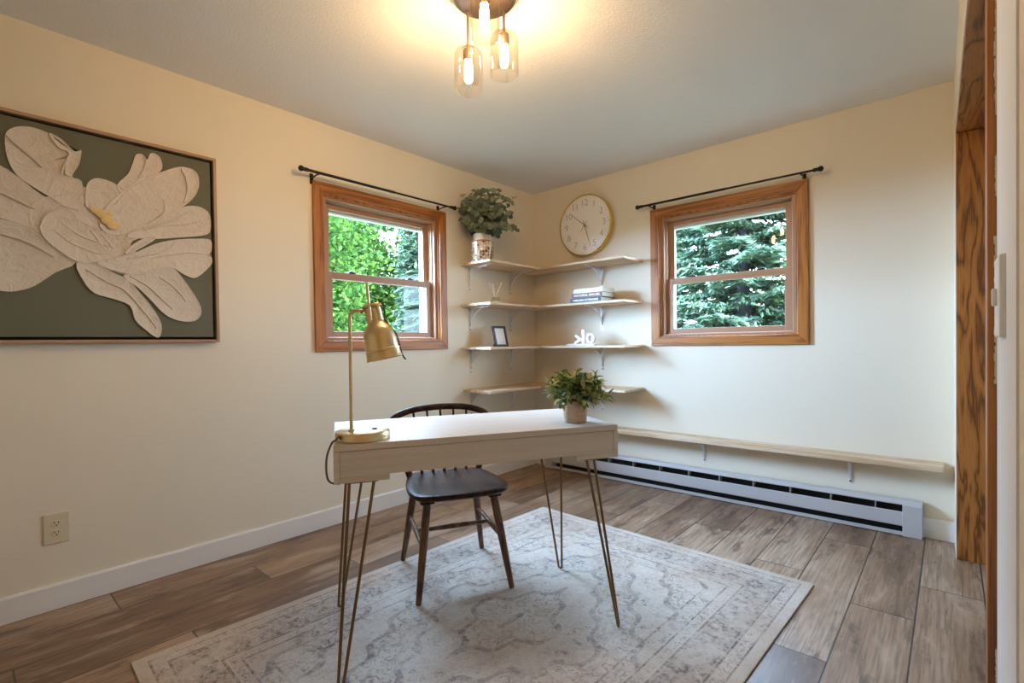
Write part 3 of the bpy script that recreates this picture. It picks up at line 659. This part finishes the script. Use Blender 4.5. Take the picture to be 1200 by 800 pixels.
# ------------------------------------------------------------------ desk lamp
lp = thing('desk_lamp', 'antique brass task lamp with bell shade standing on the desk', 'lamp', (1.353, -2.622, .780), math.atan2(.666, .745))
bm = new_bm(); lathe(bm, [(.001, .0005), (.087, .0005), (.089, .002), (.089, .0255), (.087, .0275), (.001, .0278)], 56); obj('base', bm, M['brass'], lp, smooth=True, angle=50)
bm = new_bm(); lathe(bm, [(.001, .0278), (.009, .0278), (.009, .031), (.006, .032), (.001, .032)], 16, (.035, .02, 0)); obj('base_button', bm, M['cord_black'], lp, smooth=True)
bm = new_bm(); lathe(bm, [(.001, .028), (.011, .028), (.010, .034), (.001, .034)], 16, (-.033, -.012, 0)); obj('pole_collar', bm, M['brass'], lp, smooth=True)
arc = [(-.010+(-.022)*math.cos(a), -.012, .407+.021*math.sin(a)) for a in np.linspace(0, PI/2, 8)]
bm = new_bm(); tube(bm, [(-.0335, -.012, .028), (-.0325, -.012, .2)]+arc+[(.022, -.012, .428)], .0058, 12); obj('pole', bm, M['brass'], lp, smooth=True)
AX0 = Vector((.041, -.012, .448)); AX1 = Vector((.0825, -.012, .266)); ax = (AX1-AX0).normalized(); AL = (AX1-AX0).length
Mx = Vector((0, 0, 1)).rotation_difference(ax).to_matrix().to_4x4()
bm = new_bm()
lathe(bm, [(.001, .008), (.024, .008), (.026, .012), (.0275, .014), (.0275, .058), (.028, .062), (.033, .070), (.041, .079), (.0475, .090), (.0505, .104), (.0545, AL-.034), (.0575, AL-.032), (.0575, AL-.028), (.0555, AL-.026), (.0585, AL-.003), (.0595, AL), (.0575, AL), (.0535, AL-.03), (.0490, .104), (.039, .082), (.026, .066), (.001, .064)], 48, AX0, Mx, cap=False)
sh = obj('shade', bm, M['brass'], lp, smooth=True, angle=35)
bm = new_bm(); lathe(bm, [(.001, 0), (.031, 0), (.0325, .002), (.0325, .008), (.030, .0095), (.001, .0095)], 32, AX0, Mx, cap=False); obj('shade_cap', bm, M['brass'], sh, smooth=True)
bm = new_bm(); tube(bm, [(.018, -.012, .428), (.026, -.012, .428)], .0105, 14); sphere(bm, (.010, -.026, .424), .007, 10, 6); tube(bm, [(.010, -.012, .424), (.010, -.026, .424)], .004, 8); obj('knuckle', bm, M['brass'], lp, smooth=True)
bm = new_bm(); tube(bm, [(.047, -.044, .392), (.043, -.044, .43), (.034, -.038, .521)], [.0060, .0052, .0045], 8); tube(bm, [(.047, -.044, .396), (.05, -.012, .398)], .004, 8); obj('shade_handle', bm, M['brass'], lp, smooth=True)
bm = new_bm(); sphere(bm, tuple(AX0+ax*.118), .026, 14, 8); obj('lamp_bulb', bm, M['ceramic'], sh, smooth=True)
bm = new_bm(); tube(bm, smooth_poly([(.052, .004, .455), (.070, .006, .458), (.079, .006, .435), (.081, .006, .400), (.098, .006, .376), (.118, .006, .350), (.128, .006, .315), (.137, .006, .280), (.143, .006, .277)], 3)[:-3], .0028, 6); obj('shade_cord', bm, M['cord_black'], lp, smooth=True)
def dl(u, v, z):  # desk frame -> lamp frame
    e = Vector((math.cos(1.057), math.sin(1.057), 0)); n = Vector((-e.y, e.x, 0)); P = Vector((1.414, -2.18, 0))+e*u+n*v+Vector((0, 0, z))
    return lp.matrix_basis.inverted() @ P
cpts = [Vector((-.050, -.073, .012)), Vector((-.062, -.088, .010)), dl(-.512, -.222, .782), dl(-.527, -.232, .745), dl(-.530, -.232, .70), dl(-.524, -.228, .665), dl(-.505, -.21, .649), dl(-.485, -.17, .650)]
cp = smooth_poly([tuple(q) for q in cpts], 4)[:-4]+[tuple(cpts[-1])]
bm = new_bm(); tube(bm, cp, .0033, 8); obj('power_cord', bm, M['cord'], lp, smooth=True)

# ------------------------------------------------------------------ chair
ch = thing('windsor_chair', 'dark bow back spindle chair with walnut legs tucked in behind the desk', 'chair', (1.0725, -1.975, RUGZ+.0032), math.atan2(.879, .477))
SEAT = .445
sp_ = smooth_poly([(-.150, -.238), (0, -.252), (.150, -.238), (.205, -.205), (.226, -.12), (.218, .0), (.195, .12), (.165, .185), (.10, .205), (0, .210), (-.10, .205), (-.165, .185), (-.195, .12), (-.218, 0), (-.226, -.12), (-.205, -.205)], 4)
bm = new_bm(); rings = []
for (sc_, z) in ((.80, SEAT-.034), (.93, SEAT-.028), (.985, SEAT-.018), (1.0, SEAT-.010), (.995, SEAT-.003), (.97, SEAT)):
    rings.append([bm.verts.new((x*sc_, y*sc_, z)) for x, y in sp_])
for (sc_, dz) in ((.85, -.003), (.65, -.009), (.4, -.013), (.15, -.014)): rings.append([bm.verts.new((x*sc_, y*sc_+.01*(1-sc_), SEAT+dz)) for x, y in sp_])
n = len(sp_)
for A, B in zip(rings[:-1], rings[1:]):
    for k in range(n): bm.faces.new((A[k], A[(k+1) % n], B[(k+1) % n], B[k]))
bm.faces.new(rings[0][::-1]); bm.faces.new(rings[-1])
obj('seat', bm, M['seat_dark'], ch, smooth=True, angle=60)
def leg_at(sx, sy, z):
    t_ = z/.405; a = Vector((sx*.2065, sy*(.2325), 0)); b = Vector((sx*.150, sy*.160-(.008 if sy > 0 else .0), .405)); return a+(b-a)*t_
for sx in (-1, 1):
    for sy in (-1, 1):
        bm = new_bm(); pts = [leg_at(sx, sy, z) for z in (0, .01, .15, .27, .405)]; tube(bm, pts, [.0115, .0125, .0165, .0185, .0175], 14); lg = obj('leg', bm, M['walnut'], ch, smooth=True)
        c = leg_at(sx, sy, .395); bm = new_bm(); box(bm, c.x-.03, c.x+.03, c.y-.024, c.y+.024, .396, SEAT-.025); obj('leg_block', bm, M['seat_dark'], lg, bevel=.004)
for sx in (-1, 1):
    a, b = leg_at(sx, -1, .215), leg_at(sx, 1, .235); bm = new_bm(); tube(bm, [a, (a+b)/2, b], [.0085, .0125, .0085], 12); obj('side_stretcher', bm, M['walnut'], ch, smooth=True)
a = (leg_at(-1, -1, .215)+leg_at(-1, 1, .235))/2; b = (leg_at(1, -1, .215)+leg_at(1, 1, .235))/2
bm = new_bm(); tube(bm, [a, (a+b)/2, b], [.0085, .0125, .0085], 12); obj('cross_stretcher', bm, M['walnut'], ch, smooth=True)
def back_y(z): return .165+(z-SEAT)*.30
zt_ = .766-RUGZ
half = [(.172, SEAT-.02), (.200, .52), (.235, .60), (.256, .655), (.250, .700), (.210, .730), (.130, .751), (.05, zt_), (0, zt_+.001)]
bow = [(x, z) for x, z in half]+[(-x, z) for x, z in half[-2::-1]]
bw = []
for i in range(len(bow)-1):
    p0, p1, p2, p3 = bow[max(i-1, 0)], bow[i], bow[i+1], bow[min(i+2, len(bow)-1)]
    for j in range(5):
        t_ = j/5; bw.append(tuple(.5*((2*b_)+(-a_+c_)*t_+(2*a_-5*b_+4*c_-d_)*t_*t_+(-a_+3*b_-3*c_+d_)*t_**3) for a_, b_, c_, d_ in zip(p0, p1, p2, p3)))
bw.append(bow[-1])
bm = new_bm(); tube(bm, [(x, back_y(z), z) for x, z in bw], .0165, 12); obj('back_bow', bm, M['seat_dark'], ch, smooth=True)
def bow_z(x):
    best = max((z for xx, z in bw if abs(xx-x) < .02), default=.7); return best
for i in range(5):
    xb = (i-2)*.056; xt = (i-2)*.070; zt2 = bow_z(xt)-.004
    bm = new_bm(); tube(bm, [(xb, back_y(SEAT)+.006-.0*abs(i-3), SEAT-.012), (xt, back_y(zt2), zt2)], [.0075, .0055], 10); obj('spindle', bm, M['seat_dark'], ch, smooth=True)

# ------------------------------------------------------------------ plants
def leaf_mesh(verts, faces, base, d, up, ln, wd, cup=.15, shape='oval'):
    d = d.normalized(); s_ = d.cross(up)
    if s_.length < 1e-3: s_ = d.cross(Vector((1, 0, 0)))
    s_.normalize(); nrm = s_.cross(d)
    i0 = len(verts)
    prof = ((0, .12), (.25, .78), (.5, 1.0), (.78, .72), (1.0, .0)) if shape == 'oval' else ((0, .25), (.2, .85), (.5, 1.08), (.8, .8), (1.0, .25))
    for (t_, w_) in prof:
        c = base+d*(ln*t_)+nrm*(-cup*ln*t_*t_)
        for q in (-1, 0, 1): verts.append(tuple(c+s_*(q*wd*.5*w_)+nrm*(abs(q)*w_*wd*.16)))
    for r_ in range(len(prof)-1):
        for q in range(2):
            a = i0+r_*3+q; faces.append((a, a+1, a+4, a+3))
def rv(): 
    while True:
        v = Vector((random.uniform(-1, 1), random.uniform(-1, 1), random.uniform(-1, 1)))
        if .1 < v.length < 1: return v.normalized()
# desk plant
pp = thing('potted_plant', 'small leafy green plant in a clay pot on the desk corner', 'plant', (1.728, -1.910, .780))
bm = new_bm(); lathe(bm, [(.001, .0005), (.043, .0005), (.045, .003), (.0475, .080), (.0475, .0855), (.044, .0855), (.043, .072), (.001, .072)], 40, cap=False); obj('pot', bm, M['pot'], pp, smooth=True, angle=35)
bm = new_bm(); lathe(bm, [(.001, .074), (.0432, .072)], 30, cap=False); obj('soil', bm, M['soil'], pp)
verts, faces = [], []; sb = new_bm(); random.seed(12)
NB = 46
for i in range(NB):
    a = i*2.39996+random.uniform(-.3, .3); el = math.radians(8+72*((i+.5)/NB)**.8+random.uniform(-6, 6))
    d = Vector((math.cos(a)*math.cos(el), math.sin(a)*math.cos(el), math.sin(el))); ln = random.uniform(.085, .125)*(1.0 if el < 1 else 1.05)
    b0 = Vector((math.cos(a)*.022, math.sin(a)*.022, .074)); tip = b0+d*ln
    mid = b0+d*ln*.5+Vector((0, 0, .012)); tube(sb, [b0, mid, tip], [.0016, .0013, .0010], 5)
    for k in range(11):
        t_ = .30+.70*(k/10); p_ = b0+(tip-b0)*t_+Vector((0, 0, .012*4*t_*(1-t_)))
        az = k*2.4+i; o_ = (rv()*.3+d*.55+(d.orthogonal().normalized()*math.cos(az)+d.cross(d.orthogonal()).normalized()*math.sin(az))*.75)
        leaf_mesh(verts, faces, p_, o_, Vector((0, 0, 1))+rv()*.35, random.uniform(.030, .042), random.uniform(.017, .023), .2)
for (a, z_) in ((-2.2, .06), (-1.5, .062), (-.4, .058), (.6, .06), (-2.9, .06), (3.0, .07)):
    d = Vector((math.cos(a), math.sin(a), -.35))
    for k in range(4): leaf_mesh(verts, faces, Vector((math.cos(a)*.044, math.sin(a)*.044, .084))+d*(.006*k), d+rv()*.6, Vector((0, 0, 1)), .034, .015, .3)
me = bpy.data.meshes.new('foliage'); me.from_pydata(verts, [], faces); link('foliage', me, M['houseplant'], pp, smooth='all')
obj('stems', sb, M['stem'], pp, smooth=True)
# eucalyptus in the gold vase
eu = thing('eucalyptus_arrangement', 'eucalyptus bunch in a gold mosaic vase on the top corner shelf', 'plant', (.152, -.815, SZ[0]))
bm = new_bm(); lathe(bm, [(.001, .0005), (.084, .0005), (.086, .004), (.087, .150), (.080, .158), (.068, .162)], 48, cap=False); obj('vase', bm, M['mosaic'], eu, smooth=True, angle=35)
bm = new_bm(); lathe(bm, [(.066, .155), (.068, .162), (.068, .210), (.066, .214), (.062, .214), (.062, .05), (.001, .05)], 40, cap=False); obj('vase_neck', bm, M['pine_z'], eu, smooth=True, angle=35)
verts, faces = [], []; sb = new_bm(); random.seed(5)
for i in range(34):
    a = i*2.39996; el = math.radians(22+62*((i+.5)/34)); d = Vector((math.cos(a)*math.cos(el), math.sin(a)*math.cos(el), math.sin(el)))
    d.x *= .72 if d.x < 0 else 1.05
    d.x += .10
    ln = random.uniform(.22, .31)*(1.0 if el > .75 else .74)
    b0 = Vector((math.cos(a)*.035, math.sin(a)*.035, .205)); droop = random.uniform(.0, .05)*math.cos(el)
    path = [b0+d*(ln*q)+Vector((0, 0, .05*q-droop*3*q*q)) for q in (0, .25, .5, .75, 1)]
    path = [Vector((max(p_.x, -.118), p_.y, p_.z)) for p_ in path]
    tube(sb, path, [.0022, .002, .0018, .0015, .001], 5)
    for k in range(8):
        t_ = .22+.78*k/7; j = min(int(t_*4), 3); p_ = path[j]+(path[j+1]-path[j])*(t_*4-j)
        for sgn in (-1, 1):
            az = k*1.57+i; o1 = d.orthogonal().normalized(); o2 = d.cross(o1).normalized()
            o_ = (o1*math.cos(az)+o2*math.sin(az))*sgn+d*.35+rv()*.3
            ln_ = random.uniform(.042, .060)*(1-.25*t_)
            if p_.x+o_.normalized().x*ln_ < -.140: continue
            leaf_mesh(verts, faces, p_, o_, Vector((.75, -.75, .3))+rv()*.55, ln_, ln_*.98, .12, 'round')
me = bpy.data.meshes.new('foliage'); me.from_pydata(verts, [], faces); link('foliage', me, M['eucalyptus'], eu, smooth='all')
obj('stems', sb, M['stem'], eu, smooth=True)

# ------------------------------------------------------------------ shelf objects
rd = thing('reed_diffuser', 'small clear glass reed diffuser with pale sticks on the corner shelf', 'diffuser', (.19, -.715, SZ[1]), math.radians(42))
bm = new_bm(); box(bm, -.032, .032, -.032, .032, .0005, .050); lathe(bm, [(.013, .050), (.013, .058), (.009, .058), (.009, .050)], 20, cap=False); obj('bottle', bm, M['bottle_glass'], rd, bevel=.004)
bm = new_bm(); box(bm, -.028, .028, -.028, .028, .004, .022); obj('oil', bm, plain('diffuser oil', (.42, .36, .22), .2), rd, bevel=.003)
bm = new_bm(); lathe(bm, [(.0135, .051), (.0145, .052), (.0145, .057), (.0135, .058)], 20, cap=False); obj('collar', bm, M['brass'], rd)
for (a, b) in ((-.05, .01), (-.018, .03), (.045, -.01), (.052, .02), (-.03, -.03)):
    bm = new_bm(); tube(bm, [(-a*.35, -b*.35, .006), (a, b, .165)], .0019, 6); obj('reed', bm, M['reed'], rd, smooth=True)

pf = thing('picture_frame', 'small black easel photo frame with pale sketch on the corner shelf', 'picture frame', (.205, -.665, SZ[2]), 0)
tilt = Matrix.Rotation(math.radians(-13), 4, 'Y')
def tl(bm):
    for v in bm.verts: v.co = tilt @ v.co
    return bm
bm = new_bm(); hw, hh, fw = .073, .166, .016
for (a, b, c, d) in ((-hw, -hw+fw, .001, hh), (hw-fw, hw, .001, hh), (-hw+fw, hw-fw, .001, .001+fw), (-hw+fw, hw-fw, hh-fw, hh)): box(bm, -.009, .007, a, b, c, d)
box(bm, -.009, -.006, -hw+.002, hw-.002, .003, hh-.002)
obj('frame', tl(bm), M['frame_black'], pf, bevel=.001)
bm = new_bm(); box(bm, -.0055, -.002, -hw+fw-.002, hw-fw+.002, fw-.002, hh-fw+.002); obj('print', tl(bm), M['print'], pf)
bm = new_bm(); prism(bm, [(-.009, .11), (-.078, .001), (-.070, .001), (-.009, .10)], -.02, .02, 'y')
for v in bm.verts:
    if v.co.z > .05: v.co.x -= .024
obj('easel_leg', bm, M['frame_black'], pf)

def book(label, x0, x1, z0, th, cover, title, depth=.19, yf=-.272):
    b = thing('book', label, 'book', ((x0+x1)/2, yf, z0), 0, 'books stacked on the corner shelf'); hx = (x1-x0)/2
    bm = new_bm(); box(bm, -hx, hx, 0, .003, .0002, th); box(bm, -hx, hx, .003, depth, .0002, .003); box(bm, -hx, hx, .003, depth, th-.003, th); obj('cover', bm, cover, b, bevel=.0007)
    bm = new_bm(); box(bm, -hx+.003, hx-.003, .003, depth-.004, .003, th-.003); obj('pages', bm, M['paper'], b)
    if title:
        me = text_mesh(title, th*.56, .0004, .0004); xs = [v.co.x for v in me.vertices]; wd = max(xs)-min(xs); k = (2*hx-.045)/wd
        for v in me.vertices: v.co.x *= k
        o = link('title', me, M['letter'], b); o.rotation_euler = (PI/2, 0, 0); o.location = (0, -.0005, th/2)
zb_ = SZ[1]
book('navy book with white spine lettering, bottom of the shelf stack', .583, .860, zb_, .037, M['book_navy'], 'TIMELESS INTERIORS')
book('brown book with pale spine lettering, middle of the shelf stack', .596, .872, zb_+.0372, .037, M['book_brown'], 'NATURAL SPACES')
book('off white book without lettering, topmost of the shelf stack', .616, .872, zb_+.0744, .034, M['book_white'], None)

orn = thing('letter_ornament', 'white ceramic letters on a flat white base on the corner shelf', 'ornament', (.650, -.215, SZ[2]))
bm = new_bm(); box(bm, -.128, .128, -.03, .03, .0005, .013); obj('base', bm, M['ceramic'], orn, bevel=.003)
bm = new_bm(); box(bm, .005, .034, -.014, .014, .013, .125)
prism(bm, [(.012, .052), (-.050, .092), (-.068, .074), (.004, .030)], -.014, .014, 'y'); prism(bm, [(-.004, .060), (-.072, .030), (-.060, .0135), (-.045, .0135), (.010, .042)], -.0138, .0138, 'y'); obj('letter', bm, M['ceramic'], orn, bevel=.005)
bm = new_bm(); ro, ri = .041, .017; seg = 36
prof = [(ro, -.014), (ro, .014), (ri, .014), (ri, -.014)]
rings = []
for k in range(seg):
    a = 2*PI*k/seg; rings.append([bm.verts.new((.084+r_*math.cos(a)*.97, y_, .0545+r_*math.sin(a)*(1.0 if r_ == ro else 1.25))) for r_, y_ in prof])
for k in range(seg):
    for q in range(4): bm.faces.new((rings[k][q], rings[k][(q+1) % 4], rings[(k+1) % seg][(q+1) % 4], rings[(k+1) % seg][q]))
obj('letter', bm, M['ceramic'], orn, bevel=.005, smooth=True)

# ------------------------------------------------------------------ outdoors
bm = new_bm(); box(bm, -60, 60, -60, 60, -.7, -.6); struct(obj('ground', bm, M['grass']))
def quads_mesh(name, C, Dv, Sv, ln, wd):
    n = len(C); V = np.empty((n, 4, 3)); V[:, 0] = C-Dv*ln[:, None]/2; V[:, 2] = C+Dv*ln[:, None]/2
    up = np.cross(Dv, Sv); V[:, 1] = C+Sv*wd[:, None]/2+up*wd[:, None]*.12; V[:, 3] = C-Sv*wd[:, None]/2+up*wd[:, None]*.12
    me = bpy.data.meshes.new(name); F = np.arange(n*4).reshape(n, 4); me.from_pydata(V.reshape(-1, 3).tolist(), [], F.tolist()); return me
def unit(a): return a/np.linalg.norm(a, axis=1)[:, None]
def leafy_tree(loc, h, rad, zc, label, nclump=90, per=110, leaf=.13):
    t = thing('leafy_tree', label, 'tree', loc, 0, 'leafy trees outside'); bm = new_bm(); tube(bm, [(0, 0, 0), (.05, .03, h*.35), (0, .05, h*.6), (.05, 0, h*.9)], [.14, .11, .07, .02], 10)
    cc = unit(rng.normal(size=(nclump, 3)))*(rng.random((nclump, 1))**.45)*np.array([rad, rad, (h-zc)/1.0*.5])+np.array([0, 0, zc+(h-zc)*.5])
    for c in cc[::5]: tube(bm, [(0.02, .03, max(.5, c[2]*.6)), tuple(c*np.array([.6, .6, .9])), tuple(c)], [.04, .025, .01], 6)
    obj('trunk', bm, M['bark'], t, smooth=True)
    C = np.repeat(cc, per, axis=0)+rng.normal(size=(nclump*per, 3))*np.array([.30, .30, .20])
    nrm = unit(rng.normal(size=C.shape)*.7+np.array([0, 0, .8])); d = unit(np.cross(nrm, rng.normal(size=C.shape))); s_ = np.cross(nrm, d)
    ln = leaf*(.7+.6*rng.random(len(C))); link('foliage', quads_mesh('foliage', C, d, s_, ln, ln*.62), M['deciduous'], t)
GZ = -.6
def spruce(loc, h, rad, label, nb=95, seed=1):
    rs = np.random.default_rng(seed); t = thing('spruce_tree', label, 'tree', loc, 0, 'spruces outside'); bm = new_bm(); tube(bm, [(0, 0, 0), (0, 0, h*.5), (0, 0, h)], [.15, .11, .02], 12)
    C, Dd = [], []
    for i in range(nb):
        z = .35+(h-.55)*(i/nb)**.92; L = rad*(1-.72*(z/h))*(.75+.4*rs.random()); a = i*2.39996+rs.random()*.6
        d0 = np.array([math.cos(a), math.sin(a), 0]); s0 = np.array([-d0[1], d0[0], 0]); pts = []
        for q in np.linspace(0, 1, 7): pts.append(d0*L*q+np.array([0, 0, z-.28*L*q+.22*L*q*q]))
        tube(bm, [tuple(p_) for p_ in pts[::2]], [.03, .02, .012, .005], 5)
        for q in np.linspace(.12, 1, int(26*L)+6):
            b = d0*L*q+np.array([0, 0, z-.28*L*q+.22*L*q*q]); tw = .45*(1-.6*q)+.08
            for sg in (-1, 1):
                td = s0*sg*.8+d0*.6+np.array([0, 0, -.25+rs.random()*.2]); td /= np.linalg.norm(td)
                for m in np.linspace(.1, 1, 6): C.append(b+td*tw*m+rs.normal(size=3)*.015); Dd.append(td+rs.normal(size=3)*.35)
    obj('trunk', bm, M['bark'], t, smooth=True)
    C = np.array(C); Dd = unit(np.array(Dd)); nrm = unit(rs.normal(size=C.shape)*.5+np.array([0, 0, 1.0])); s_ = unit(np.cross(nrm, Dd))
    ln = .13+.10*rs.random(len(C)); link('foliage', quads_mesh('foliage', C, Dd, s_, ln, ln*.28), M['spruce'], t)
spruce((.15, 5.6, GZ), 5.4, 2.3, 'blue green spruce with visible trunk outside the window by the clock', 105, 3)
spruce((-2.6, 9.4, GZ), 6.6, 2.2, 'spruce farther back, filling the shelf side of that window view', 95, 5)
leafy_tree((-.6, 13.2, GZ), 4.4, 1.5, .5, 'low yellow green tree showing between the spruce branches', 60, 100)
leafy_tree((-6.0, 1.0, GZ), 5.0, 1.2, .7, 'leafy green tree outside, seen at the window edge nearest the painting', 90, 120, .11)
leafy_tree((-11.0, 5.1, GZ), 6.9, 2.3, .7, 'tall leafy tree outside, in the middle of the view behind the lamp', 170, 120, .17)
leafy_tree((-17.0, 6.0, GZ), 8.6, 3.0, .6, 'broad leafy tree standing farthest off behind the other green trees', 220, 110, .24)
leafy_tree((-15.0, 12.7, GZ), 8.4, 2.7, .2, 'broad leafy tree far off behind the dark slender spruce', 220, 110, .22)
spruce((-6.6, 4.0, GZ), 4.8, .95, 'dark slender spruce outside, at the shelf side of the view behind the lamp', 110, 9)
